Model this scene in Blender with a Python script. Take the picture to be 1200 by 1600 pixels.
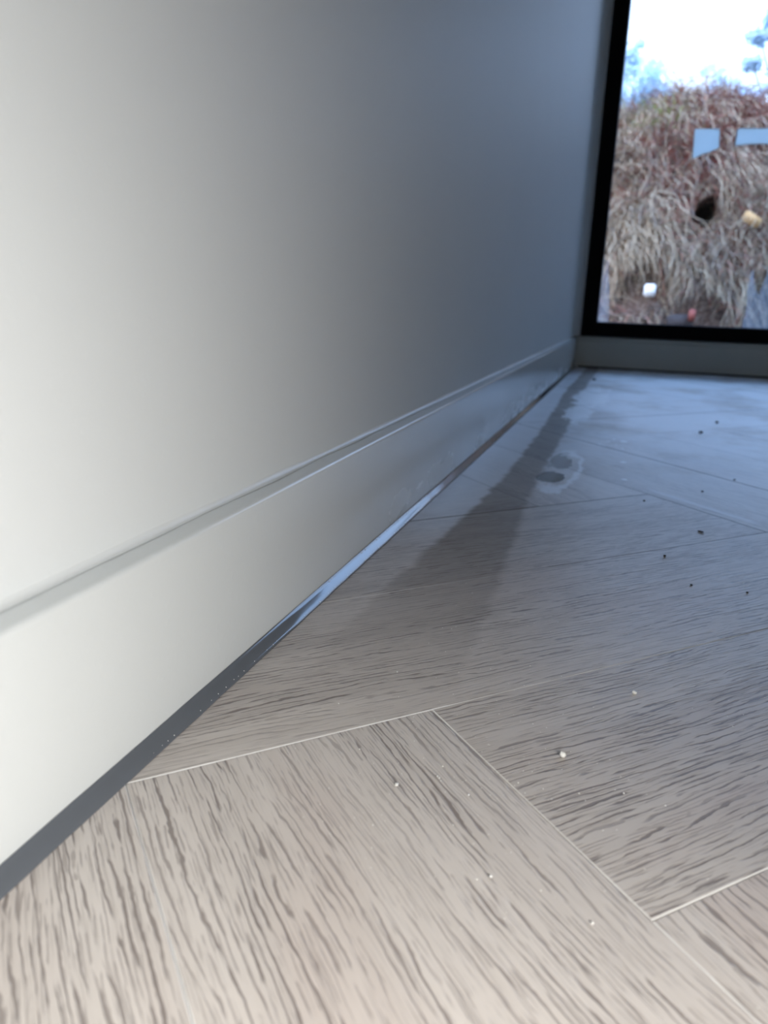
import bpy, bmesh, math, random
import numpy as np
from mathutils import Vector, Matrix, noise
for o in list(bpy.data.objects): bpy.data.objects.remove(o)
SC = bpy.context.scene
COL = SC.collection
random.seed(7); rng = np.random.default_rng(7)

# ------------------------------------------------------------------ camera
YF = 2.4405                       # far wall plane
cd = bpy.data.cameras.new('camera'); cam = bpy.data.objects.new('camera', cd); COL.objects.link(cam)
Rv = Vector((0.94878167, 0.31426667, 0.03240063)); Uv = Vector((-0.11598321, 0.25107967, 0.96099266)); Fv = Vector((-0.29387283, 0.91553015, -0.27466945))
m = Matrix((Rv, Uv, -Fv)).transposed().to_4x4(); m.translation = (0.17814, 0, 0.195); cam.matrix_world = m
cd.sensor_fit = 'VERTICAL'; cd.sensor_height = 36; cd.lens = 26.81; cd.clip_start = .01; cd.clip_end = 200
cd.dof.use_dof = True; cd.dof.focus_distance = .43; cd.dof.aperture_fstop = 10.5
SC.camera = cam

# ------------------------------------------------------------------ sky, added fill lights, sun, exposure
W = bpy.data.worlds.new('world'); SC.world = W; W.use_nodes = True
nt = W.node_tree; nt.nodes.clear()
wo = nt.nodes.new('ShaderNodeOutputWorld'); bg = nt.nodes.new('ShaderNodeBackground')
tc = nt.nodes.new('ShaderNodeTexCoord'); sp = nt.nodes.new('ShaderNodeSeparateXYZ'); cr = nt.nodes.new('ShaderNodeValToRGB')
nt.links.new(tc.outputs['Generated'], sp.inputs[0]); nt.links.new(sp.outputs['Z'], cr.inputs[0])
nt.links.new(cr.outputs[0], bg.inputs[0]); nt.links.new(bg.outputs[0], wo.inputs[0])
cr.color_ramp.elements[0].position = 0; cr.color_ramp.elements[0].color = (.40, .47, .58, 1)
cr.color_ramp.elements[1].position = .9; cr.color_ramp.elements[1].color = (.52, .90, 1.65, 1)
e = cr.color_ramp.elements.new(.30); e.color = (.38, .50, .74, 1)
e = cr.color_ramp.elements.new(.50); e.color = (.44, .73, 1.28, 1)
bg.inputs[1].default_value = 5.0

def area(name, loc, target, size, power, col):
    l = bpy.data.lights.new(name, 'AREA'); l.shape = 'RECTANGLE'; l.size = size[0]; l.size_y = size[1]; l.energy = power; l.color = col
    o = bpy.data.objects.new(name, l); COL.objects.link(o); o.location = loc
    o.rotation_euler = (Vector(target) - Vector(loc)).to_track_quat('-Z', 'Y').to_euler(); return o
area('near_fill', (.342, -.024, .178), (.342 - .859, -.024 - .03, .178 - .512), (.06, .06), 2.45, (1, .98, .955))  # added fill for the near end, stands in for an unknown source
area('ambient_fill', (1.3, -.6, 2.42), (1.3, -.6, 0), (.6, .6), 2.0, (1, .97, .93))  # added soft ambient fill, no real fitting
sl = bpy.data.lights.new('soft_sun', 'SUN'); sl.energy = 4.2; sl.angle = math.radians(35); sl.color = (1, .76, .58)
so = bpy.data.objects.new('soft_sun', sl); COL.objects.link(so); so.rotation_euler = Vector((.25, 1, -.85)).to_track_quat('-Z', 'Y').to_euler()
SC.view_settings.view_transform = 'Standard'; SC.view_settings.look = 'None'
SC.view_settings.exposure = 0; SC.view_settings.gamma = 1; SC.view_settings.use_curve_mapping = False
SC.cycles.use_denoising = True; SC.cycles.max_bounces = 8; SC.cycles.sample_clamp_indirect = 6; SC.cycles.transparent_max_bounces = 12

# ------------------------------------------------------------------ material helpers
class NG:
    def __init__(s, name):
        s.m = bpy.data.materials.new(name); s.m.use_nodes = True; s.t = s.m.node_tree; s.t.nodes.clear()
        s.out = s.n('ShaderNodeOutputMaterial')
    def n(s, ty, **k):
        x = s.t.nodes.new(ty)
        for a, b in k.items(): setattr(x, a, b)
        return x
    def put(s, sock, v):
        if hasattr(v, 'is_output') or isinstance(v, bpy.types.NodeSocket): s.t.links.new(v, sock)
        else: sock.default_value = v
    def math(s, op, a, b=0., c=0., clamp=False):
        x = s.n('ShaderNodeMath', operation=op); x.use_clamp = clamp
        for i, v in enumerate((a, b, c)): s.put(x.inputs[i], v)
        return x.outputs[0]
    def mix(s, f, a, b, blend='MIX'):
        x = s.n('ShaderNodeMix', data_type='RGBA', blend_type=blend)
        s.put(x.inputs[0], f); s.put(x.inputs[6], a); s.put(x.inputs[7], b); return x.outputs[2]
    def ss(s, v, a, b, lo=0., hi=1.):
        x = s.n('ShaderNodeMapRange', interpolation_type='SMOOTHSTEP')
        s.put(x.inputs[0], v); s.put(x.inputs[1], a); s.put(x.inputs[2], b); s.put(x.inputs[3], lo); s.put(x.inputs[4], hi); return x.outputs[0]
    def noise(s, vec, scale=1., detail=2., rough=.5, dist=0.):
        x = s.n('ShaderNodeTexNoise'); s.put(x.inputs['Vector'], vec); x.inputs['Scale'].default_value = scale
        x.inputs['Detail'].default_value = detail; x.inputs['Roughness'].default_value = rough; x.inputs['Distortion'].default_value = dist
        return x.outputs[0]
    def comb(s, x, y, z=0.):
        c = s.n('ShaderNodeCombineXYZ'); s.put(c.inputs[0], x); s.put(c.inputs[1], y); s.put(c.inputs[2], z); return c.outputs[0]
    def sep(s, v):
        c = s.n('ShaderNodeSeparateXYZ'); s.put(c.inputs[0], v); return c.outputs
    def bump(s, h, strength=.3, dist=.001, normal=None):
        b = s.n('ShaderNodeBump'); s.put(b.inputs['Height'], h); s.put(b.inputs['Strength'], strength); b.inputs['Distance'].default_value = dist
        if normal is not None: s.put(b.inputs['Normal'], normal)
        return b.outputs[0]
    def bsdf(s, color, rough=.5, spec=.5, normal=None, **k):
        b = s.n('ShaderNodeBsdfPrincipled'); s.put(b.inputs['Base Color'], color); s.put(b.inputs['Roughness'], rough)
        s.put(b.inputs['Specular IOR Level'], spec)
        if normal is not None: s.put(b.inputs['Normal'], normal)
        for a, v in k.items(): s.put(b.inputs[a.replace('_', ' ')], v)
        s.t.links.new(b.outputs[0], s.out.inputs[0]); return b
    @property
    def pos(s): return s.n('ShaderNodeNewGeometry').outputs['Position']
    @property
    def obj(s): return s.n('ShaderNodeTexCoord').outputs['Object']
def C(r, g, b): return (r, g, b, 1)

# ---- floor-wide stains plus painted window sheen, shared by wood and joints (stains with a shape of their own, in floor coordinates)
def floor_stains_sheen(g):
    x, y, _ = g.sep(g.pos)
    n1 = g.noise(g.comb(g.math('MULTIPLY', x, 60), g.math('MULTIPLY', y, 9)), 1, 4, .6)      # ragged edge, drawn out along the wall
    n2 = g.noise(g.pos, 22, 3, .55)
    n3 = g.noise(g.comb(g.math('MULTIPLY', x, 9), g.math('MULTIPLY', y, 30)), 1, 4, .6)
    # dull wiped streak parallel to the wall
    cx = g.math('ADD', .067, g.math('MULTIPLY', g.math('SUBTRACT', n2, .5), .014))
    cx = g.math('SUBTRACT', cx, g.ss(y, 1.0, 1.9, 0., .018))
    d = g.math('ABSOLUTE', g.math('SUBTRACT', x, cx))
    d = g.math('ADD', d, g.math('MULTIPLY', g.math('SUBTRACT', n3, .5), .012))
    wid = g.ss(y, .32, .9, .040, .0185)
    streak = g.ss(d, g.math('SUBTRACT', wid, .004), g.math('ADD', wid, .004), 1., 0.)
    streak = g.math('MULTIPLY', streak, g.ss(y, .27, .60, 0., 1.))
    # small puddle ring at the streak's right edge
    def blob(px, py, rx, ry, amp=.6):
        dx = g.math('DIVIDE', g.math('SUBTRACT', x, px), rx); dy = g.math('DIVIDE', g.math('SUBTRACT', y, py), ry)
        r = g.math('SQRT', g.math('ADD', g.math('MULTIPLY', dx, dx), g.math('MULTIPLY', dy, dy)))
        return g.math('ADD', r, g.math('MULTIPLY', g.math('SUBTRACT', g.noise(g.comb(g.math('MULTIPLY', x, 60), g.math('MULTIPLY', y, 26)), 1, 4, .65), .5), amp))
    wet = g.ss(blob(.098, .868, .017, .032, 1.5), .8, 1.0, 1., 0.)
    wet = g.math('MAXIMUM', wet, g.math('MULTIPLY', g.ss(blob(.100, .962, .015, .050, 1.8), .8, 1., 1., 0.), .6))
    # pale dried-water residue
    r1 = blob(.104, .92, .022, .115, .9)
    ring = g.math('SUBTRACT', g.ss(r1, .8, .95), g.ss(r1, 1.0, 1.18))
    ring = g.math('MULTIPLY', ring, g.math('MULTIPLY', g.ss(x, .080, .10), .8))
    res = g.ss(blob(.092, 1.68, .036, .20, 2.2), .75, 1.1, 1., 0.)
    res2 = g.ss(blob(.085, 1.42, .026, .12, 2.0), .8, 1.1, 1., 0.)
    res = g.math('MAXIMUM', res, g.math('MULTIPLY', res2, .9))
    band = g.math('MULTIPLY', g.ss(g.math('ABSOLUTE', g.math('SUBTRACT', g.math('ADD', x, y), 1.062)), .002, .011, 1., 0.),
                  g.math('MULTIPLY', g.ss(x, .20, .215), g.ss(x, .29, .31, 1., 0.)))
    res = g.math('MAXIMUM', g.math('MAXIMUM', res, ring), g.math('MULTIPLY', band, .35))
    # window light painted into the floor colour as pale bluish patches
    window_sheen = g.ss(g.noise(g.comb(g.math('MULTIPLY', x, 6), g.math('MULTIPLY', y, 5), 3.), 1, 5, .62), .30, .58)
    window_sheen = g.math('MULTIPLY', window_sheen, g.ss(y, .45, 1.5))
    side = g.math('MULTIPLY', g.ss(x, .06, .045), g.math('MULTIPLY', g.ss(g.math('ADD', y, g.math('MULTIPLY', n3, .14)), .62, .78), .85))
    window_sheen = g.math('MAXIMUM', window_sheen, side)
    window_sheen = g.math('MULTIPLY', window_sheen, g.math('SUBTRACT', 1., streak))
    # strip between the wall and the streak gets the painted bluish sheen too
    return streak, wet, res, window_sheen

def wood_mat():
    g = NG('bleached_oak'); oi = g.n('ShaderNodeObjectInfo').outputs['Random']
    u, v, _ = g.sep(g.obj)
    off = g.math('MULTIPLY', oi, 37.)
    u = g.math('ADD', u, off)
    # grain lines wander and fan out slowly
    wv = g.math('MULTIPLY', g.math('SUBTRACT', g.noise(g.comb(g.math('MULTIPLY', u, 3.2), g.math('MULTIPLY', v, 7.), off), 1, 2, .5), .5), .010)
    w2 = g.math('MULTIPLY', g.math('SUBTRACT', g.noise(g.comb(g.math('MULTIPLY', u, 26), g.math('MULTIPLY', v, 30.), off), 1, 2, .5), .5), .0016)
    vv = g.math('ADD', v, g.math('ADD', wv, w2))
    big = g.noise(g.comb(g.math('MULTIPLY', u, 2.5), g.math('MULTIPLY', vv, 26.), off), 1, 3, .55)
    stretch = g.noise(g.comb(g.math('MULTIPLY', u, 7.), g.math('MULTIPLY', vv, 110.), off), 1, 4, .6)
    def lines(freq, seed, wlo, whi, blen, blo, bhi):
        """thin separate strokes: parallel grain lines, each broken along its own length"""
        t = g.math('ADD', g.math('MULTIPLY', vv, freq), g.math('MULTIPLY', g.noise(g.comb(g.math('MULTIPLY', u, 5.), g.math('MULTIPLY', v, freq * .09), g.math('ADD', off, seed)), 1, 2, .5), 7.))
        t = g.math('ADD', t, g.math('MULTIPLY', g.noise(g.comb(g.math('MULTIPLY', u, 70.), g.math('MULTIPLY', v, freq * .7), seed), 1, 2, .6), .9))
        idn = g.math('FLOOR', t); d = g.math('ABSOLUTE', g.math('SUBTRACT', g.math('FRACT', t), .5))
        br = g.noise(g.comb(g.math('ADD', g.math('MULTIPLY', u, blen), g.math('MULTIPLY', idn, 7.31)), g.math('MULTIPLY', idn, 3.77), g.math('ADD', off, seed)), 1, 2, .55)
        w = g.ss(br, blo, bhi, 0., 1.); wid = g.math('MULTIPLY', w, g.ss(g.noise(g.comb(g.math('MULTIPLY', u, 20.), idn, seed), 1, 1), .35, .7, wlo, whi))
        return g.math('MULTIPLY', g.ss(d, g.math('ADD', wid, .10), wid, 0., 1.), w)
    l1 = lines(300., 1.7, .03, .13, 30., .42, .54)
    l2 = g.math('MULTIPLY', lines(560., 8.3, .05, .15, 55., .46, .56), .6)
    pore2 = g.noise(g.comb(g.math('MULTIPLY', u, 40.), g.math('MULTIPLY', vv, 1100.), g.math('ADD', off, 5.)), 1, 2, .5)
    pm2 = g.math('MULTIPLY', g.ss(pore2, .54, .70), .35)
    pm, lm = l1, l2
    dens = g.ss(big, .34, .56, .45, 1.)
    dark = g.math('MULTIPLY', g.math('MAXIMUM', g.math('MAXIMUM', pm, pm2), lm), dens, clamp=True)
    col = g.mix(stretch, C(.53, .475, .425), C(.69, .635, .585))
    col = g.mix(g.ss(big, .48, .74, 0., .30), col, C(.34, .30, .27))
    col = g.mix(g.math('MULTIPLY', g.ss(g.noise(g.comb(g.math('MULTIPLY', u, 4.), g.math('MULTIPLY', vv, 14.), 2.), 1, 3), .5, .7), .35), col, C(.52, .42, .37))
    col = g.mix(g.math('MULTIPLY', dark, .80), col, C(.165, .13, .115))
    tint = g.math('ADD', .92, g.math('MULTIPLY', oi, .14))
    col = g.mix(1., col, g.comb(tint, tint, tint), 'MULTIPLY')
    streak, wet, res, window_sheen = floor_stains_sheen(g)
    y_ = g.sep(g.pos)[1]
    col = g.mix(g.math('MULTIPLY', window_sheen, g.ss(y_, .6, 1.9, .62, .92)), col, C(.76, .79, .84))  # painted window light, stronger toward the far wall
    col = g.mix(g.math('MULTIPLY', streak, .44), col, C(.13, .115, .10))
    col = g.mix(g.math('MULTIPLY', wet, .75), col, C(.10, .095, .085))
    col = g.mix(g.math('MULTIPLY', res, .9), col, C(.90, .92, .95))
    rough = g.math('ADD', g.math('MULTIPLY', stretch, .12), .36)
    rough = g.math('SUBTRACT', rough, g.math('MULTIPLY', window_sheen, .04))
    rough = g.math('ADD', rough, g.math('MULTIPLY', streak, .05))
    rough = g.math('SUBTRACT', rough, g.math('MULTIPLY', wet, .25))
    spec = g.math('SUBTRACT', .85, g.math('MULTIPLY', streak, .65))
    h = g.math('SUBTRACT', g.math('MULTIPLY', stretch, .25), dark)
    nb = g.bump(h, .55, .0005)
    cw = g.math('MAXIMUM', g.math('MULTIPLY', window_sheen, .9), res)
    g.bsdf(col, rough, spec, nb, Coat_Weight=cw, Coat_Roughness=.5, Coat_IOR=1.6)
    return g.m
def joint_mat():
    g = NG('plank_chamfer'); streak, wet, res, window_sheen = floor_stains_sheen(g)
    _, y, _ = g.sep(g.pos)
    # pale chamfers with uneven dirt, turning dark beyond the near floor
    dirt = g.ss(g.noise(g.pos, 9, 3, .6), .35, .65)
    col = g.mix(dirt, C(.86, .85, .82), C(.60, .57, .54))
    col = g.mix(g.ss(y, .42, .62), col, C(.10, .09, .085))
    g.bsdf(col, .5, .4); return g.m

def paint(name, c, rough, scale, strength, dist=.0004, spec=.5, smudge=0.):
    g = NG(name)
    n = g.noise(g.pos, scale, 3, .55); n2 = g.noise(g.pos, 6, 2, .5)
    dots = g.ss(g.noise(g.pos, scale * .45, 1, .5), .66, .74)
    h = g.math('ADD', n, g.math('MULTIPLY', dots, .8))
    col = g.mix(n2, C(*c), C(*[q * .96 for q in c]))
    r = rough
    if smudge:
        x, y, z = g.sep(g.pos)
        sm = g.ss(g.noise(g.comb(g.math('MULTIPLY', x, 1.), g.math('MULTIPLY', y, 8), g.math('MULTIPLY', z, 14)), 1, 4, .6), .35, .75)
        sm = g.math('MULTIPLY', sm, g.ss(z, .055, .015)); sm = g.math('MULTIPLY', sm, g.ss(y, .45, .7))
        r = g.math('ADD', rough, g.math('MULTIPLY', sm, smudge))
        col = g.mix(g.math('MULTIPLY', sm, .12), col, C(.8, .84, .88))
    g.bsdf(col, r, spec, g.bump(h, strength, dist)); return g.m

M = {}
M['wood'] = wood_mat(); M['joint'] = joint_mat()
M['wall'] = paint('wall_paint', (.71, .735, .73), .56, 520, .12, spec=.3)
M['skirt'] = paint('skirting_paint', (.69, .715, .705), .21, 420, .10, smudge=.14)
M['back'] = paint('shaded_skirting_paint', (.60, .615, .57), .40, 420, .10)  # same skirting paint, darker copy for the backlit far board
M['ceil'] = paint('ceiling_paint', (.80, .80, .78), .7, 300, .1)
def simple(name, c, rough=.5, spec=.5, var=.12, scale=30, bumpk=0., **k):
    g = NG(name); n = g.noise(g.obj, scale, 3, .6)
    col = g.mix(n, C(*[q * (1 - var) for q in c]), C(*[min(1, q * (1 + var)) for q in c]))
    g.bsdf(col, rough, spec, g.bump(n, bumpk, .002) if bumpk else None, **k); return g.m
M['black'] = simple('black_frame_coat', (.003, .003, .004), .6, .1, .1)
M['caulk'] = simple('painted_caulk', (.70, .72, .71), .35, .5, .03)
M['bead'] = simple('grey_sealant', (.13, .14, .155), .10, .8, .05, 60)
M['dust'] = simple('plaster_crumb', (.85, .84, .80), .7, .3, .08, 400, .3)
M['grit'] = simple('dark_grit', (.045, .04, .03), .8, .2, .3, 300)

def glass_mat():
    g = NG('window_glass'); tr = g.n('ShaderNodeBsdfTransparent'); gl = g.n('ShaderNodeBsdfGlossy'); mx = g.n('ShaderNodeMixShader')
    tr.inputs[0].default_value = C(.93, .95, .96); gl.inputs['Roughness'].default_value = .02
    fr = g.n('ShaderNodeFresnel'); fr.inputs[0].default_value = 1.5
    g.put(mx.inputs[0], g.math('MULTIPLY', fr.outputs[0], .9)); g.t.links.new(tr.outputs[0], mx.inputs[1]); g.t.links.new(gl.outputs[0], mx.inputs[2])
    g.t.links.new(mx.outputs[0], g.out.inputs[0]); return g.m
M['glass'] = glass_mat()
def film_mat(name, c, trans=.6, clear=0.):
    g = NG(name); d = g.n('ShaderNodeBsdfDiffuse'); t = g.n('ShaderNodeBsdfTranslucent'); mx = g.n('ShaderNodeMixShader')
    n = g.noise(g.obj, 20, 2); col = g.mix(n, C(*[q * .93 for q in c]), C(*c))
    g.put(d.inputs[0], col); g.put(t.inputs[0], col); mx.inputs[0].default_value = trans
    g.t.links.new(d.outputs[0], mx.inputs[1]); g.t.links.new(t.outputs[0], mx.inputs[2]); o = mx.outputs[0]
    if clear:
        tr = g.n('ShaderNodeBsdfTransparent'); m2 = g.n('ShaderNodeMixShader'); m2.inputs[0].default_value = clear
        g.t.links.new(o, m2.inputs[1]); g.t.links.new(tr.outputs[0], m2.inputs[2]); o = m2.outputs[0]
    g.t.links.new(o, g.out.inputs[0]); return g.m
M['sticker'] = film_mat('pale_blue_film', (.88, .97, 1.0), 1.0)
M['sticker_rim'] = film_mat('film_rim', (.90, .93, .90), .75)
M['sheet'] = film_mat('blue_glare', (.45, .52, .60), .4, .82)
M['water'] = simple('glint_white_water', (.96, .98, 1), .45, .9, .02, Coat_Weight=1., Coat_Roughness=.5)  # drop glints painted as a white base colour

# ------------------------------------------------------------------ mesh helpers
def link(name, verts, faces, mats, parent=None, smooth=False, mi=None):
    me = bpy.data.meshes.new(name); me.from_pydata([tuple(v) for v in verts], [], faces)
    for mm in (mats if isinstance(mats, (list, tuple)) else [mats]): me.materials.append(mm)
    if mi is not None: me.polygons.foreach_set('material_index', mi)
    if smooth: me.polygons.foreach_set('use_smooth', [True] * len(me.polygons))
    me.update()
    o = bpy.data.objects.new(name, me); COL.objects.link(o)
    if parent is not None: o.parent = parent
    return o
def box_bm(bm, x0, x1, y0, y1, z0, z1):
    vs = [bm.verts.new(p) for p in ((x0, y0, z0), (x1, y0, z0), (x1, y1, z0), (x0, y1, z0), (x0, y0, z1), (x1, y0, z1), (x1, y1, z1), (x0, y1, z1))]
    for f in ((3, 2, 1, 0), (4, 5, 6, 7), (0, 1, 5, 4), (1, 2, 6, 5), (2, 3, 7, 6), (3, 0, 4, 7)): bm.faces.new([vs[i] for i in f])
def bm_obj(name, bm, mat, parent=None, smooth=False, bevel=0., seg=2):
    if bevel: bmesh.ops.bevel(bm, geom=bm.edges[:], offset=bevel, segments=seg, affect='EDGES', profile=.6)
    bmesh.ops.recalc_face_normals(bm, faces=bm.faces[:])
    me = bpy.data.meshes.new(name); bm.to_mesh(me); bm.free(); me.materials.append(mat)
    if smooth:
        me.polygons.foreach_set('use_smooth', [True] * len(me.polygons))
    o = bpy.data.objects.new(name, me); COL.objects.link(o)
    if parent is not None: o.parent = parent
    return o
def box(name, x0, x1, y0, y1, z0, z1, mat, parent=None, bevel=0.):
    bm = bmesh.new(); box_bm(bm, x0, x1, y0, y1, z0, z1); return bm_obj(name, bm, mat, parent, bevel=bevel)
def struct(o, label, cat):
    o['kind'] = 'structure'; o['label'] = label; o['category'] = cat; return o
def tag(o, label, cat, group=None):
    o['label'] = label; o['category'] = cat
    if group: o['group'] = group
    return o
def extrude_profile(name, prof, a, b, axis, mat, parent=None, smooth_deg=40):
    """prof: closed list of (h, z); axis 'y': h is x and it runs y=a..b; axis 'x': h is y and it runs x=a..b"""
    n = len(prof); vs = []
    for t in (a, b):
        for h, z in prof: vs.append((h, t, z) if axis == 'y' else (t, h, z))
    fs = [(i, (i + 1) % n, n + (i + 1) % n, n + i) for i in range(n)] + [tuple(range(n))[::-1], tuple(range(n, 2 * n))]
    o = link(name, vs, fs, mat, parent)
    bm = bmesh.new(); bm.from_mesh(o.data); bmesh.ops.recalc_face_normals(bm, faces=bm.faces[:]); bm.to_mesh(o.data); bm.free()
    for p in o.data.polygons: p.use_smooth = len(p.vertices) == 4
    o.data.set_sharp_from_angle(angle=math.radians(smooth_deg)); return o

# ------------------------------------------------------------------ room shell
XW = -.0185; XR = 2.6; YB = -1.8; ZC = 2.5; TH = .12
WX0, WX1, WZ0, WZ1 = 0.0, 1.30, .0935, 1.16          # window opening in the far wall
floor = struct(box('floor', XW - TH, XR + TH, YB - TH, YF + TH, -.06, -.0082, simple('screed', (.2, .19, .18))),
               'pale bleached oak herringbone plank floor running to the window, dull stain streak beside the wall', 'floor')
struct(box('wall_left', XW - TH, XW, YB - TH, YF + TH, -.0082, ZC, M['wall']), 'smooth light grey painted wall filling the left side above the skirting board', 'wall')
struct(box('wall_right', XR, XR + TH, YB - TH, YF + TH, -.0082, ZC, M['wall']), 'light grey painted wall on the right side of the room, out of the picture', 'wall')
struct(box('wall_front', XW, XR, YB - TH, YB, -.0082, ZC, M['wall']), 'light grey painted wall behind the viewpoint', 'wall')
struct(box('ceiling', XW - TH, XR + TH, YB - TH, YF + TH, ZC, ZC + .1, M['ceil']), 'plain white ceiling above the room, out of the picture', 'ceiling')
bm = bmesh.new()
box_bm(bm, XW, WX0, YF, YF + TH, -.0082, ZC); box_bm(bm, WX0, WX1, YF, YF + TH, -.0082, WZ0)
box_bm(bm, WX0, WX1, YF, YF + TH, WZ1, ZC); box_bm(bm, WX1, XR, YF, YF + TH, -.0082, ZC)
struct(bm_obj('wall_back', bm, M['wall']), 'grey painted far wall around and under the black framed window', 'wall')

# left skirting board: flat face, softly rounded top arris, narrow ledge back to the wall
XS = -.0065
prof = [(XW, 0.0035), (XS, .0035), (XS, .0835)]
for k in range(1, 6):
    a = k / 5 * math.pi / 2; prof.append((XS - .0026 * (1 - math.cos(a)), .0835 + .0026 * math.sin(a)))
prof += [(XW + .003, .0878), (XW, .0885)]
o = extrude_profile('baseboard_left', prof, YB, YF - .001, 'y', M['skirt'])
struct(o, 'light grey satin skirting board running along the left wall to the window corner', 'skirting board')
# caulk fillet between the ledge and the wall, wavering a little
n = 260; vs = []; fs = []
for i in range(n + 1):
    y = YB + (YF - .002 - YB) * (i / n) ** .8
    w = .0032 + .0012 * noise.noise(Vector((0, y * 14, 0))); h = .0042 + .0018 * noise.noise(Vector((3, y * 9, 0)))
    for k in range(6):
        t = k / 5; a = t * math.pi / 2
        vs.append((XW - .0002 + w * (1 - math.sin(a)) , y, .0876 + h * (1 - math.cos(a)) * 1.0 + .0006))
for i in range(n):
    for k in range(5): a = i * 6 + k; fs.append((a, a + 6, a + 7, a + 1))
o = link('caulk_line', vs, fs, M['caulk'], bpy.data.objects['baseboard_left'], True)
# sealant bead at the foot of the skirting: flat-faced, tooled at a slope
prof = [(XS + .0003, .0001), (.0004, .0001), (.0003, .0005), (-.0008, .00155), (-.0023, .0028), (-.0042, .0041), (-.0057, .0052), (XS + .0003, .0060)]
n = 420; vs = []; fs = []; P = len(prof)
for i in range(n + 1):
    y = YB + (YF - .002 - YB) * (i / n)
    wx = 1 + .05 * noise.noise(Vector((y * 9, 0, 0))) + .05 * noise.noise(Vector((y * 45, 2, 0))); 
    for h, z in prof: vs.append((XS + .0003 + (h - XS - .0003) * wx, y, z * (1 + .03 * noise.noise(Vector((y * 30, 7, z * 100))))))
for i in range(n):
    for k in range(P): a = i * P + k; b = i * P + (k + 1) % P; fs.append((a, b, b + P, a + P))
fs += [tuple(range(P))[::-1], tuple(range(n * P, n * P + P))]
bead = link('trim_1', vs, fs, M['bead'], None, True)
bead.data.set_sharp_from_angle(angle=math.radians(60))
struct(bead, 'glossy grey sealant bead along the foot of the left skirting board', 'sealant bead')
# tiny air bubbles along the bead's outer edge: one part
vs = []; fs = []
def add_ico(vs, fs, c, r, sq=(1, 1, 1), sub=0):
    t = (1 + 5 ** .5) / 2
    P = np.array([(-1, t, 0), (1, t, 0), (-1, -t, 0), (1, -t, 0), (0, -1, t), (0, 1, t), (0, -1, -t), (0, 1, -t), (t, 0, -1), (t, 0, 1), (-t, 0, -1), (-t, 0, 1)]) / math.hypot(1, t)
    F = [(0, 11, 5), (0, 5, 1), (0, 1, 7), (0, 7, 10), (0, 10, 11), (1, 5, 9), (5, 11, 4), (11, 10, 2), (10, 7, 6), (7, 1, 8), (3, 9, 4), (3, 4, 2), (3, 2, 6), (3, 6, 8), (3, 8, 9), (4, 9, 5), (2, 4, 11), (6, 2, 10), (8, 6, 7), (9, 8, 1)]
    b = len(vs); vs += [tuple(np.array(c) + p * r * np.array(sq)) for p in P]; fs += [tuple(b + i for i in f) for f in F]
y = .24
while y < .75:
    if random.random() < .8: add_ico(vs, fs, (-.0007 + random.uniform(-.0004, .0004), y, .0014), random.uniform(.00018, .00034))
    if y > .42 and random.random() < .35: add_ico(vs, fs, (-.0052 + random.uniform(-.0006, .0004), y, .0050), random.uniform(.0002, .00036))
    y += random.uniform(.0035, .009)
o = link('bubbles', vs, fs, M['dust'], bead, True); o['kind'] = 'stuff'; o['label'] = 'row of tiny pale bubbles along the outer edge of the bead'

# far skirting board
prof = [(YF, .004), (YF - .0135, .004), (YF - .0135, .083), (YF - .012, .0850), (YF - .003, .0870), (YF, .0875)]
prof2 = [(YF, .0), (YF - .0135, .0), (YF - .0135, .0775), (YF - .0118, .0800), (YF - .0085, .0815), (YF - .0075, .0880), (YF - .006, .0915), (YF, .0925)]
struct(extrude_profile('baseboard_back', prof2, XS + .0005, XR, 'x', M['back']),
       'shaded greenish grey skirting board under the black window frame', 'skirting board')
o = box('shadow_gap_strip', .003, XR - .01, YF - .0145, YF - .0133, .0001, .0045, M['black'], bpy.data.objects['baseboard_back'])
o['label'] = 'thin dark line along the foot'

# bright caulk edge between left wall and window frame
prof = [(XW, .0), (.0015, .0), (.0015, .013), (-.004, .022), (XW, .062)]
vs = []; fs = []
for z in (.0925, ZC):
    for hx, dy in prof: vs.append((hx, YF - dy, z))
fs = [(i, (i + 1) % 5, 5 + (i + 1) % 5, 5 + i) for i in range(5)] + [(4, 3, 2, 1, 0), (5, 6, 7, 8, 9)]
struct(link('trim_2', vs, fs, M['caulk']), 'narrow painted corner fillet between the left wall and the black window frame', 'trim')

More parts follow.
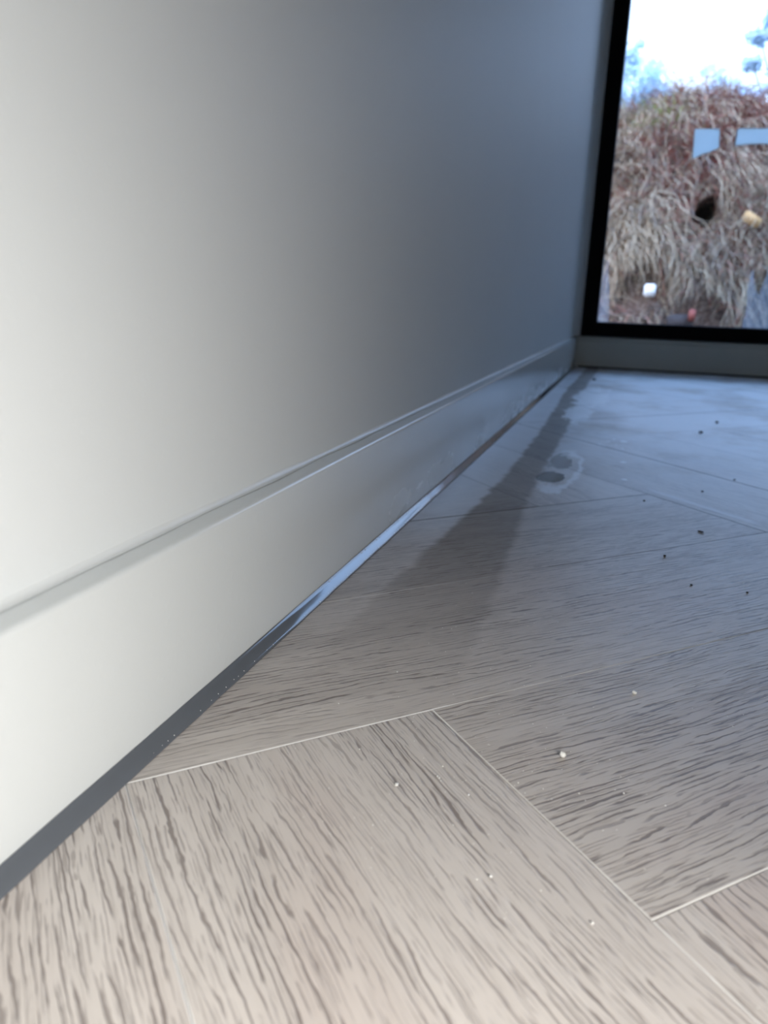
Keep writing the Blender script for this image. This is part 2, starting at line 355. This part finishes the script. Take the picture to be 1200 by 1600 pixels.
# ------------------------------------------------------------------ window
win = bpy.data.objects.new('window_1', None); COL.objects.link(win); win.location = (WX0, YF, WZ0)
struct(win, 'black framed window at the far end of the wall looking out on a brown bank', 'window')
def frame_ring(name, x0, x1, z0, z1, w, wb, ya, yb, rad, mat):
    """rectangular ring with slightly rounded inner corners"""
    out = []; inn = []
    seg = 4; corners = [(x0, z0, 1, 1), (x1, z0, -1, 1), (x1, z1, -1, -1), (x0, z1, 1, -1)]
    for i, (cx, cz, sx, sz) in enumerate(corners):
        icx, icz = cx + sx * w, cz + sz * (wb if sz > 0 else w)
        for k in range(seg + 1):
            a = k / seg * math.pi / 2
            if i % 2 == 1: dx, dz = 1 - math.sin(a), 1 - math.cos(a)
            else: dx, dz = 1 - math.cos(a), 1 - math.sin(a)
            inn.append((icx + sx * rad * dx, icz + sz * rad * dz)); out.append((cx, cz))
    inn2 = []
    n = len(inn); vs = []
    for yy in (ya, yb):
        vs += [(x, yy, z) for x, z in out] + [(x, yy, z) for x, z in inn]
    fs = []
    for i in range(n):
        j = (i + 1) % n
        fs += [(i, j, n + j, n + i), (2 * n + i, 3 * n + i, 3 * n + j, 2 * n + j), (n + i, n + j, 3 * n + j, 3 * n + i)]
        fs.append((i, 2 * n + i, 2 * n + j, j))
    fs = [f for f in fs]
    bm = bmesh.new(); bv = [bm.verts.new((v[0] - WX0, v[1] - YF, v[2] - WZ0)) for v in vs]
    for f in fs:
        try: bm.faces.new([bv[i] for i in f])
        except ValueError: pass
    bmesh.ops.remove_doubles(bm, verts=bm.verts[:], dist=1e-5); bmesh.ops.dissolve_degenerate(bm, edges=bm.edges[:], dist=1e-6)
    return bm_obj(name, bm, mat, win)
fr = frame_ring('window_frame', WX0 + .0015, WX1, WZ0 + .0005, WZ1, .0435, .040, YF - .012, YF + .05, .004, M['black'])
g = box('glazing_bead', 0, 0.0001, 0, .0001, 0, .0001, M['black'], win) if False else None
pane = box('glass_pane', WX0 + .042 - WX0, WX1 - .042 - WX0, .020, .026, .038, WZ1 - .042 - WZ0, M['glass'], win)
gk = frame_ring('gasket', WX0 + .042, WX1 - .042, WZ0 + .038, WZ1 - .042, .0045, .0045, YF + .012, YF + .0198, .003, simple('gasket_rubber', (.03, .045, .09), .35, .6))
gk['label'] = 'thin dark blue rubber gasket'

# two pale blue film pieces stuck to the inside of the glass
def film(pts, label):
    n = len(pts); ya, yb = YF + .0185, YF + .0198
    cx = sum(p[0] for p in pts) / n; cz = sum(p[1] for p in pts) / n
    # rounded outline
    out = []
    for i in range(n):
        p0 = Vector(pts[i - 1]); p1 = Vector(pts[i]); p2 = Vector(pts[(i + 1) % n]); r = .006
        a = p1 + (p0 - p1).normalized() * min(r, (p0 - p1).length * .4); b = p1 + (p2 - p1).normalized() * min(r, (p2 - p1).length * .4)
        for k in range(4):
            t = k / 3; out.append(a * (1 - t) ** 2 + p1 * 2 * t * (1 - t) + b * t * t)
    def inset(ps, d):
        res = []
        m_ = len(ps)
        for i in range(m_):
            e1 = (ps[i] - ps[i - 1]); e2 = (ps[(i + 1) % m_] - ps[i]); t = (e1.normalized() + e2.normalized()).normalized()
            res.append(ps[i] + Vector((t.y, -t.x)) * d)
        return res
    area2 = sum(out[i - 1].x * out[i].y - out[i].x * out[i - 1].y for i in range(len(out)))
    inn = inset(out, .0022 if area2 < 0 else -.0022); N = len(out)
    root = link('window_sticker', [(p.x - cx, ya - ya, p.y - cz) for p in inn] + [(p.x - cx, yb - ya, p.y - cz) for p in inn],
                [tuple(range(N)), tuple(range(N, 2 * N))[::-1]] + [(i, N + i, N + (i + 1) % N, (i + 1) % N) for i in range(N)], M['sticker'])
    root.location = (cx, ya, cz)
    vs = []
    for yy in (0, yb - ya):
        vs += [(p.x - cx, yy, p.y - cz) for p in out] + [(p.x - cx, yy, p.y - cz) for p in inn]
    fs = []
    for i in range(N):
        j = (i + 1) % N
        fs += [(i, j, N + j, N + i), (2 * N + i, 3 * N + i, 3 * N + j, 2 * N + j), (i, 2 * N + i, 2 * N + j, j)]
    o = link('sticker_rim', vs, fs, M['sticker_rim'], root); o['label'] = 'thin off-white border'
    tag(root, label, 'sticker')
film([(.2500, .6610), (.3160, .6590), (.3205, .6100), (.300, .6010), (.275, .5930), (.2540, .5830)], 'small pale blue tapering film piece stuck on the window glass, left of the wider one')
film([(.3600, .6590), (.5080, .6540), (.5140, .6060), (.470, .6130), (.430, .6180), (.395, .6180), (.3580, .6145)], 'wider pale blue film strip on the window glass, at the right edge of the photo')

# ------------------------------------------------------------------ herringbone planks
PW = .195 * 1.045; LN = 5; S0 = .195 * .100; C0 = .195 * .102
PW = PW; K = math.sqrt(.5)
# plank lattice in (s, c) = (x+y, y-x); unit PW in s/c corresponds to PW*K metres
def clip(poly, x0, x1, y0, y1):
    def cut(P, f):
        R = []
        for i in range(len(P)):
            a, b = P[i - 1], P[i]; fa, fb = f(a), f(b)
            if (fa >= 0) != (fb >= 0):
                t = fa / (fa - fb); R.append((a[0] + t * (b[0] - a[0]), a[1] + t * (b[1] - a[1])))
            if fb >= 0: R.append(b)
        return R
    for f in (lambda p: p[0] - x0, lambda p: x1 - p[0], lambda p: p[1] - y0, lambda p: y1 - p[1]):
        poly = cut(poly, f)
        if not poly: return []
    return poly
def area_of(P): return abs(sum(P[i - 1][0] * P[i][1] - P[i][0] * P[i - 1][1] for i in range(len(P)))) / 2
def prism(poly, ch=.00045, gap=.00008):
    """chamfered plank from a convex polygon (CCW), in local coordinates"""
    P = [Vector(p) for p in poly]; n = len(P)
    def ins(d):
        R = []
        for i in range(n):
            e1 = (P[i] - P[i - 1]).normalized(); e2 = (P[(i + 1) % n] - P[i]).normalized()
            n1 = Vector((-e1.y, e1.x)); n2 = Vector((-e2.y, e2.x)); b = (n1 + n2); b = b / max(.2, 1 + n1.dot(n2)); R.append(P[i] + b * d)
        return R
    a = ins(gap); b = ins(gap + ch); vs = [(p.x, p.y, -.008) for p in a] + [(p.x, p.y, -ch * .8) for p in a] + [(p.x, p.y, 0) for p in b]
    fs = [tuple(range(2 * n, 3 * n)), tuple(range(n))[::-1]]; mi = [0, 0]
    for i in range(n):
        j = (i + 1) % n
        fs += [(i, j, n + j, n + i), (n + i, n + j, 2 * n + j, 2 * n + i)]; mi += [0, 1]
    return vs, fs, mi
X0c, X1c, Y0c, Y1c = XW + .001, 2.2, -1.0, YF - .001
full = {}
NM = [M['wood'], M['joint']]
for j in range(-24, 30):
    for mth in range(-5, 6):
        for kind in 'AB':
            if kind == 'A': s0, s1, c0, c1 = 2 - j + 10 * mth, 7 - j + 10 * mth, j, j + 1
            else: s0, s1, c0, c1 = j, j + 1, 7 - j + 10 * mth, 12 - j + 10 * mth
            s0, s1 = S0 + s0 * PW, S0 + s1 * PW; c0, c1 = C0 + c0 * PW, C0 + c1 * PW
            quad = [((s - c) / 2, (s + c) / 2) for s, c in ((s0, c0), (s1, c0), (s1, c1), (s0, c1))]
            # (s,c)->(x,y) keeps orientation CCW
            cen = (sum(q[0] for q in quad) / 4, sum(q[1] for q in quad) / 4)
            cl = clip(quad, X0c, X1c, Y0c, Y1c)
            if len(cl) < 3 or area_of(cl) < 4e-5: continue
            ang = math.radians(45 if kind == 'A' else 135)
            ca, sa = math.cos(-ang), math.sin(-ang)
            whole = abs(area_of(cl) - area_of(quad)) < 1e-7
            if whole and kind in full: o = bpy.data.objects.new('plank', full[kind]); COL.objects.link(o); o.parent = floor
            else:
                src = quad if whole else cl
                loc = [((p[0] - cen[0]) * ca - (p[1] - cen[1]) * sa, (p[0] - cen[0]) * sa + (p[1] - cen[1]) * ca) for p in src]
                # drop duplicate points
                loc = [p for i, p in enumerate(loc) if math.dist(p, loc[i - 1]) > 2e-4]
                if len(loc) < 3: continue
                vs, fs, mi = prism(loc)
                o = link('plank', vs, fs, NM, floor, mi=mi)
                if whole: full[kind] = o.data
            o.location = (cen[0], cen[1], -.0001 * ((j * 7 + mth * 3) % 3)); o.rotation_euler = (0, 0, ang)

# ------------------------------------------------------------------ crumbs, droplets, grit on the floor
def blobmesh(r, seed, sq=(1, 1, .8), amp=.28, sub=2):
    bm = bmesh.new(); bmesh.ops.create_icosphere(bm, subdivisions=sub, radius=1)
    for v in bm.verts:
        k = 1 + amp * noise.noise(v.co * 1.7 + Vector((seed, 0, 0))) + amp * .4 * noise.noise(v.co * 4 + Vector((0, seed, 0)))
        v.co = Vector((v.co.x * sq[0], v.co.y * sq[1], v.co.z * sq[2])) * k * r
    zmin = min(v.co.z for v in bm.verts)
    for v in bm.verts: v.co.z -= zmin
    return bm
def bit(name, x, y, r, mat, label, cat, group=None, sq=(1, 1, .8), amp=.28, seed=None, sub=2):
    o = bm_obj(name, blobmesh(r, seed if seed is not None else random.uniform(0, 50), sq, amp, sub), mat, None, True)
    o.location = (x, y, .0); o.rotation_euler = (0, 0, random.uniform(0, 6)); return tag(o, label, cat, group)
bit('plaster_crumb', .1665, .3075, .00145, M['dust'], 'largest round white plaster crumb, on the plank right of the centre joint', 'crumb', amp=.18, sub=3, sq=(1, 1, .9))
bit('plaster_crumb', .196, .379, .00105, M['dust'], 'small oval white crumb farther back on the plank behind the largest one', 'crumb', sq=(1.3, .9, .8))
bit('plaster_crumb', .1035, .2620, .00095, M['dust'], 'flat ragged white crumb on the near plank left of the diagonal joint', 'crumb', sq=(1.2, .8, .5), amp=.5)
bit('plaster_crumb', .1330, .2660, .00040, M['dust'], 'tiny bright white crumb close to the left of the diagonal joint', 'crumb')
bit('plaster_crumb', .150, .2240, .00060, M['dust'], 'blurred white crumb low on the near plank, nearest to the viewer', 'crumb')
bit('plaster_crumb', .193, .290, .00042, M['dust'], 'tiny white crumb to the right of the largest crumb', 'crumb')
bit('plaster_crumb', .185, .215, .00055, M['dust'], 'white speck near the bottom centre right of the near plank', 'crumb')
for i in range(3):
    bit('plaster_crumb', .1180 + .001 * i, .2735 - .0012 * i + .0006 * (i % 2), .00045 - .00008 * i, M['dust'], ('largest and farthest of three clustered pale crumbs beside the diagonal joint', 'middle one of three clustered pale crumbs beside the diagonal joint', 'smallest and nearest of three clustered pale crumbs beside the diagonal joint')[i], 'crumb', 'clustered crumbs beside the diagonal joint')
# dust specks nobody could count
vs = []; fs = []
for i in range(420):
    if i < 260: x, y = random.uniform(.08, .34), random.uniform(.2, .6)
    else: x, y = random.gauss(.135, .03), random.gauss(.275, .035)
    if x < .02: continue
    add_ico(vs, fs, (x, y, .00008), random.uniform(.0001, .00027) * (1 if random.random() < .9 else 1.7), (1, 1, .7))
o = link('plaster_dust', vs, fs, M['dust'], None, True); o['kind'] = 'stuff'; tag(o, 'scattered fine white plaster dust specks on the nearer planks', 'dust')
gr = [(.248, .706, .0017, 'dark elongated grit speck on the blue-lit planks at the right', (1.8, .8, .5)),
      (.216, .621, .0011, 'round dark grit speck nearer than the elongated one, on the plank right of centre', (1, 1, .7)),
      (.284, 1.29, .0030, 'large dark blurred grit speck on the bright floor toward the window', (1, 1, .6)),
      (.318, 1.42, .0028, 'dark grit speck just beyond the large blurred one on the right', (1, 1, .6)),
      (.2, .800, .0012, 'small dark speck by the pale scratched joint', (1, 1, .6)),
      (.075, 2.05, .0050, 'dark smudgy clod on the floor near the far corner under the window', (1.6, 1, .4)),
      (.233, .560, .0009, 'tiny dark grit speck nearest the viewer at the right', (1, 1, .7)),
      (.270, .560, .0009, 'dark grit speck at the far right edge of the floor', (1, 1, .7)),
      (.26, .87, .0014, 'dark speck in the middle of the wide bluish plank', (1, 1, .6)),
      (.30, .95, .0014, 'dark speck at the right side of the bluish planks', (1, 1, .6))]
for x, y, r, lb, sq in gr: bit('grit_speck', x, y, r, M['grit'], lb, 'grit', sq=sq)
dr = [(.150, 1.140, .0024, 'row of droplets'), (.157, 1.165, .0022, ''), (.140, 1.11, .0018, ''), (.146, 1.10, .0014, ''), (.161, 1.12, .0014, ''),
      (.171, 1.150, .0042, 'big'), (.171, 1.09, .0018, 'below big'), (.1745, .995, .0034, 'mid'), (.178, .893, .0030, 'near')]
lbl = {'big': 'largest round water droplet catching the light, right end of the droplet row', 'below big': 'small pale droplet just nearer than the largest water droplet',
       'mid': 'middle-distance pale water droplet between the droplet row and the plank joint', 'near': 'nearest pale water droplet, just above the plank joint corner'}
def droplet(x, y, r, label, group=None):
    bm = bmesh.new(); bmesh.ops.create_uvsphere(bm, u_segments=16, v_segments=10, radius=r)
    bmesh.ops.delete(bm, geom=[v for v in bm.verts if v.co.z < -r * .02], context='VERTS')
    for v in bm.verts: v.co.z *= .09; v.co.x *= 1 + .12 * noise.noise(Vector((v.co.y * 300, x * 90, 0)))
    rim = [e for e in bm.edges if e.is_boundary]
    if rim: bmesh.ops.edgeloop_fill(bm, edges=rim)
    zm = min(v.co.z for v in bm.verts)
    for v in bm.verts: v.co.z -= zm
    o = bm_obj('water_droplet', bm, M['water'], None, True); o.location = (x, y, .0001); tag(o, label, 'droplet', group)
small = ['round pale droplet in the middle of the short droplet row', 'round pale droplet at the back of the row, left of the largest droplet', 'pale droplet second from the left end of the droplet row', 'smallest pale droplet at the nearest left end of the droplet row', 'tiny pale droplet just in front of the largest droplet, to its left']
for x, y, r, k in dr:
    r *= 1.25
    if k in lbl: droplet(x, y, r, lbl[k])
    else: droplet(x, y, r, small.pop(0), 'short row of water droplets')

# ------------------------------------------------------------------ outdoors
def soil_mat():
    g = NG('bank_soil'); n = g.noise(g.pos, 7, 5, .65); n2 = g.noise(g.pos, 45, 4, .6)
    col = g.mix(g.ss(n, .35, .65), C(.05, .034, .028), C(.15, .10, .08)); col = g.mix(g.ss(n2, .4, .7, 0., .6), col, C(.30, .25, .215))
    g.bsdf(col, .9, .2, g.bump(n2, .8, .03)); return g.m
M['soil'] = soil_mat()
gnd = struct(box('ground', -14, 16, YF + TH, 30, -.35, -.12, M['soil']), 'dark bare soil ground outside between the window and the bank', 'ground')
def ztop(x):
    t = 1.15 + .16 * math.exp(-((x - .30) / .36) ** 2) - .10 * max(0, min(1, (x - .62) / .6)) - .06 * max(0, min(1, (-.3 - x) / .6))
    return t + .05 * noise.noise(Vector((x * 3.1, 4, 0))) + .02 * noise.noise(Vector((x * 11, 9, 0)))
HX, HZ = .42, .66
def bank_pt(x, s):
    zt = ztop(x)
    if s <= 1:
        z = -.16 + (zt + .16) * (s ** .9); y = 4.15 + .85 * s ** 1.3
    else:
        z = zt - (s - 1) * .25; y = 5.0 + (s - 1) * 1.6
    q = Vector((x, y, z))
    d = .16 * noise.noise(q * 1.7) + .08 * noise.noise(q * 4.3) + .04 * noise.noise(q * 10)
    y += d; z += .5 * d * (s > .3)
    if s <= 1:
        h = math.exp(-(((x - HX) / .075) ** 2 + ((z - HZ) / .065) ** 2)); y += .45 * h
    return (x, y, z)
bank = bpy.data.objects.new('earth_bank', None); COL.objects.link(bank); bank.location = (.5, 4.5, -.12)
tag(bank, 'steep brown bank overgrown with dead tangled stems outside the window', 'bank')
NX, NS = 170, 90; vs = []; fs = []
for i in range(NX + 1):
    for k in range(NS + 1):
        p = bank_pt(-3.2 + 7.2 * i / NX, 2.0 * k / NS); vs.append((p[0] - .5, p[1] - 4.5, p[2] + .12))
for i in range(NX):
    for k in range(NS): a = i * (NS + 1) + k; fs.append((a, a + NS + 1, a + NS + 2, a + 1))
link('soil', vs, fs, M['soil'], bank, True)
DARK = ((.14, .24, .10, .10), (.45, .12, .12, .09), (.25, .90, .07, .07), (.60, .98, .10, .04), (.05, .80, .06, .06), (.35, .55, .05, .05), (.75, .25, .08, .12), (.72, .88, .08, .05))
def stems(name, mat, count, label, pick, rad, length, droop):
    V = np.zeros((count * 15, 3)); F = []; c = 0; tries = 0
    while c < count and tries < count * 12:
        tries += 1
        x = random.uniform(-2.0, 2.8) if random.random() < .35 else random.uniform(-.35, 1.15)
        s = random.uniform(.0, 1.12)
        bx, by, bz = bank_pt(x, s)
        
        if random.random() > pick(bx, bz): continue
        L = random.uniform(*length); r = random.uniform(*rad)
        d = Vector((random.gauss(0, .55), -abs(random.gauss(.55, .3)), random.gauss(.25, .5))).normalized()
        p = Vector((bx, by + .02, bz)); side = d.cross(Vector((0, 0, 1))).normalized(); 
        pts = []
        dd = d.copy()
        for q in range(5):
            pts.append(p.copy()); p = p + dd * L / 4
            dd = (dd + Vector((random.gauss(0, .12), random.gauss(0, .08), -droop + random.gauss(0, .08)))).normalized()
        if any(((q.x - HX) / .06) ** 2 + ((q.z - HZ) / .058) ** 2 < 1 + 1.6 * noise.noise(Vector((q.x * 14, 2, q.z * 14))) for q in pts): continue
        if any(((q.x - cx) / rx) ** 2 + ((q.z - cz) / rz) ** 2 < 1 for q in (pts[2], pts[4]) for cx, cz, rx, rz in DARK) and random.random() < .8: continue
        for q, pp in enumerate(pts):
            rr = r * (1 - .16 * q); a0 = random.uniform(0, 2)
            for w in range(3):
                a = a0 * 0 + w * 2.094
                off = side * math.cos(a) * rr + Vector((0, -.6, .8)) * math.sin(a) * rr
                V[c * 15 + q * 3 + w] = (pp.x + off.x - .5, pp.y + off.y - 4.5, pp.z + off.z + .12)
        b = c * 15
        for q in range(4):
            for w in range(3): F.append((b + q * 3 + w, b + q * 3 + (w + 1) % 3, b + q * 3 + 3 + (w + 1) % 3, b + q * 3 + 3 + w))
        c += 1
    o = link(name, V[:c * 15].tolist(), F, mat, bank); o['kind'] = 'stuff'; o['label'] = label
def blobs(lst, base=.05):
    def f(x, z):
        v = base
        for cx, cz, rx, rz, a in lst: v = max(v, a * math.exp(-((x - cx) / rx) ** 2 - ((z - cz) / rz) ** 2))
        for cx, cz, rx, rz in ((.14, .24, .10, .11), (.45, .12, .12, .10), (.42, .66, .11, .10), (.22, .88, .07, .08), (.60, .95, .09, .05)): v *= 1 - .85 * math.exp(-((x - cx) / rx) ** 2 - ((z - cz) / rz) ** 2)
        return v * (.6 + .8 * (noise.noise(Vector((x * 6, 1, z * 6))) + .4)) * (.35 + .65 * min(1, max(0, (z - .05) / .35)))
    return f
straw = blobs([(.12, .55, .16, .16, 1), (.55, .85, .12, .15, .7), (.60, .55, .12, .2, .8), (.0, 1.08, .2, .08, .5), (.4, .3, .3, .1, .5), (.8, .4, .15, .3, .6), (.05, .8, .1, .2, .4), (.02, .42, .1, .12, 1)], .16)
grey = blobs([(.1, .9, .25, .2, .8), (.5, .3, .4, .2, .7), (.75, .75, .2, .3, .7)], .40)
red = blobs([(.55, 1.16, .20, .10, 1), (.36, .86, .14, .16, .9), (.20, .70, .10, .10, .8), (.68, .45, .14, .12, .7), (.15, 1.0, .1, .08, .5), (.50, .78, .18, .12, 1), (.42, .95, .12, .10, .8)], .07)
pink = blobs([(.62, .40, .12, .1, .8), (.25, .62, .12, .12, .6), (.10, .95, .1, .08, .6), (.60, 1.18, .1, .08, .5)], .08)
green = blobs([(.15, 1.13, .15, .08, 1.4)], .0)
stems('straw_stems', simple('straw', (.50, .40, .28), .8, .2, .3, 9), 10000, 'pale straw-coloured dead stems', straw, (.0012, .0032), (.12, .36), .5)
stems('grey_stems', simple('grey_twigs', (.24, .19, .155), .85, .2, .35, 9), 8000, 'grey-brown bare twigs', grey, (.0012, .0032), (.12, .36), .45)
stems('red_stems', simple('red_twigs', (.29, .10, .08), .8, .2, .35, 9), 9000, 'dark reddish dead bracken', red, (.0015, .0045), (.06, .22), .2)
stems('pink_stems', simple('pink_straw', (.50, .25, .19), .8, .2, .3, 9), 4000, 'faded pinkish dry stems', pink, (.0015, .004), (.08, .25), .3)
stems('green_stems', simple('green_moss', (.33, .38, .12), .8, .2, .3, 9), 2200, 'patch of yellowish green growth near the top', green, (.003, .008), (.05, .15), .2)
def at(x, z, dy=-.12):
    s = 0
    best = min((abs(bank_pt(x, k / 80)[2] - z), k / 80) for k in range(81))[1]
    p = bank_pt(x, best); return (x, p[1] + dy, z)
def chunk(name, x, z, r, sq, mat, label, cat, dy=-.12, rot=0.):
    bm = bmesh.new(); bmesh.ops.create_cube(bm, size=2)
    bmesh.ops.bevel(bm, geom=bm.edges[:], offset=.22, segments=2, affect='EDGES')
    for v in bm.verts: v.co = Vector((v.co.x * sq[0], v.co.y * sq[1], v.co.z * sq[2])) * r * (1 + .12 * noise.noise(v.co * 1.3 + Vector((x * 9, 0, 0))))
    o = bm_obj(name, bm, mat, None, True); o.location = at(x, z, dy); o.rotation_euler = (0, rot, 0); return tag(o, label, cat)
chunk('stone', .190, .255, .030, (.9, .8, .95), simple('white_stone', (.92, .90, .86), .6, .3, .04), 'bright white stone near the foot of the bank', 'stone', dy=-.27)
chunk('wood_block', .618, .60, .042, (1.05, .6, .55), simple('tan_wood', (.60, .36, .16), .7, .3, .1), 'small tan block of wood lying on the bank at the right', 'wood block', dy=-.2, rot=math.radians(32))
chunk('stone', .345, .11, .045, (1.3, .8, .8), simple('dark_stone', (.06, .05, .05), .8, .3, .2), 'dark stone at the bottom of the bank left of the red scrap', 'stone', dy=-.2)
chunk('scrap', .395, .145, .022, (.7, .6, 1.2), simple('red_scrap', (.30, .08, .06), .6, .4, .1), 'small dull red scrap at the foot of the bank', 'scrap', dy=-.25)
# added bluish sheets imitating reflection and haze on the glass
def sheet(name, x0, x1, z0, z1, y, label):
    vs = []; fs = []; nx, nz = 6, 18
    for k in range(nz + 1):
        for i in range(nx + 1):
            t = k / nz; u = i / nx
            xx = x0 + (x1 - x0) * u * (1 - .55 * t ** 1.5) + .006 * noise.noise(Vector((u * 2, t * 7, x0 * 9)))
            vs.append((xx, y + .012 * noise.noise(Vector((u * 4, t * 5, 3))), z0 + (z1 - z0) * t * (1 + .25 * noise.noise(Vector((u * 3.1, 1, x0 * 5))))))
    for k in range(nz):
        for i in range(nx): a = k * (nx + 1) + i; fs.append((a, a + 1, a + nx + 2, a + nx + 1))
    o = link(name, vs, fs, M['sheet'], None, True)
    md = o.modifiers.new('t', 'SOLIDIFY'); md.thickness = .0006; tag(o, label, 'plastic sheet')
sheet('glare_sheet', .030, .085, -.12, .285, 2.66, 'narrow blue sheet imitating a reflection, upright outside the lower left corner of the window')
sheet('glare_sheet', .50, .72, -.12, .28, 2.90, 'wider bluish sheet imitating haze on the glass, outside at the lower right of the window')

# trees far beyond the bank
M['leaf'] = film_mat('haze_blue_leaf', (.62, .76, .86), .4)  # leaf colour bleached pale blue to carry the distance haze
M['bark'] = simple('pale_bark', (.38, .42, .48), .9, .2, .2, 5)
def tube(vs, fs, pts, rads, n=6):
    b = len(vs)
    for i, p in enumerate(pts):
        t = (Vector(pts[min(i + 1, len(pts) - 1)]) - Vector(pts[max(i - 1, 0)])).normalized()
        u = t.cross(Vector((0, 1, .1))).normalized(); w = t.cross(u)
        for k in range(n):
            a = k / n * 2 * math.pi; q = Vector(p) + (u * math.cos(a) + w * math.sin(a)) * rads[i]; vs.append(tuple(q))
    for i in range(len(pts) - 1):
        for k in range(n): fs.append((b + i * n + k, b + i * n + (k + 1) % n, b + (i + 1) * n + (k + 1) % n, b + (i + 1) * n + k))
def tree(x, y, clusters, label, nleaf, k=1.):
    sc = lambda a, b, c: (.178 + (a - .178) * k, b * k, .195 + (c - .195) * k)
    clusters = [sc(*c[:3]) + (c[3] * k, c[4] * k) for c in clusters]; x, y = sc(x, y, 0)[:2]
    root = bpy.data.objects.new('tree', None); COL.objects.link(root); root.location = (x, y, -.12); tag(root, label, 'tree', None)
    vs = []; fs = []; top = max(c[2] for c in clusters)
    tube(vs, fs, [(0, 0, 0), (.05, 0, top * .35), (-.03, .05, top * .7), (0, 0, top * .95)], [.11, .09, .06, .03])
    lv = []; lf = []
    for cx, cy, cz, r, rz in clusters:
        dx, dy, dz = cx - x, cy - y, cz + .12
        sz = dz * .55; tube(vs, fs, [(0, 0, sz), (dx * .4, dy * .4, (sz + dz) / 2 + .05), (dx, dy, dz - rz * .3)], [.035, .02, .008], 5)
        for q in range(5):
            a = random.uniform(0, 6.28); tube(vs, fs, [(dx * .8, dy * .8, dz - rz * .4), (dx + r * .7 * math.cos(a), dy + r * .5 * math.sin(a), dz + random.uniform(-.5, .7) * rz)], [.012, .004], 4)
        subs = [(random.gauss(0, .45), random.gauss(0, .45), random.gauss(0, .45)) for _ in range(9)]
        for q in range(nleaf):
            sx, sy, sz2 = random.choice(subs)
            p = Vector((dx + (sx + random.gauss(0, .22)) * r, dy + (sy + random.gauss(0, .22)) * r, dz + (sz2 + random.gauss(0, .22)) * rz))
            s = random.uniform(.025, .05); a = Vector((random.gauss(0, 1), random.gauss(0, 1), random.gauss(0, 1))).normalized()
            b = a.orthogonal().normalized(); n0 = len(lv)
            lv += [tuple(p - a * s), tuple(p + b * s * .45), tuple(p + a * s), tuple(p - b * s * .45)]; lf.append((n0, n0 + 1, n0 + 2, n0 + 3))
    link('trunk', vs, fs, M['bark'], root, True); o = link('foliage', lv, lf, M['leaf'], root); o['kind'] = 'stuff'
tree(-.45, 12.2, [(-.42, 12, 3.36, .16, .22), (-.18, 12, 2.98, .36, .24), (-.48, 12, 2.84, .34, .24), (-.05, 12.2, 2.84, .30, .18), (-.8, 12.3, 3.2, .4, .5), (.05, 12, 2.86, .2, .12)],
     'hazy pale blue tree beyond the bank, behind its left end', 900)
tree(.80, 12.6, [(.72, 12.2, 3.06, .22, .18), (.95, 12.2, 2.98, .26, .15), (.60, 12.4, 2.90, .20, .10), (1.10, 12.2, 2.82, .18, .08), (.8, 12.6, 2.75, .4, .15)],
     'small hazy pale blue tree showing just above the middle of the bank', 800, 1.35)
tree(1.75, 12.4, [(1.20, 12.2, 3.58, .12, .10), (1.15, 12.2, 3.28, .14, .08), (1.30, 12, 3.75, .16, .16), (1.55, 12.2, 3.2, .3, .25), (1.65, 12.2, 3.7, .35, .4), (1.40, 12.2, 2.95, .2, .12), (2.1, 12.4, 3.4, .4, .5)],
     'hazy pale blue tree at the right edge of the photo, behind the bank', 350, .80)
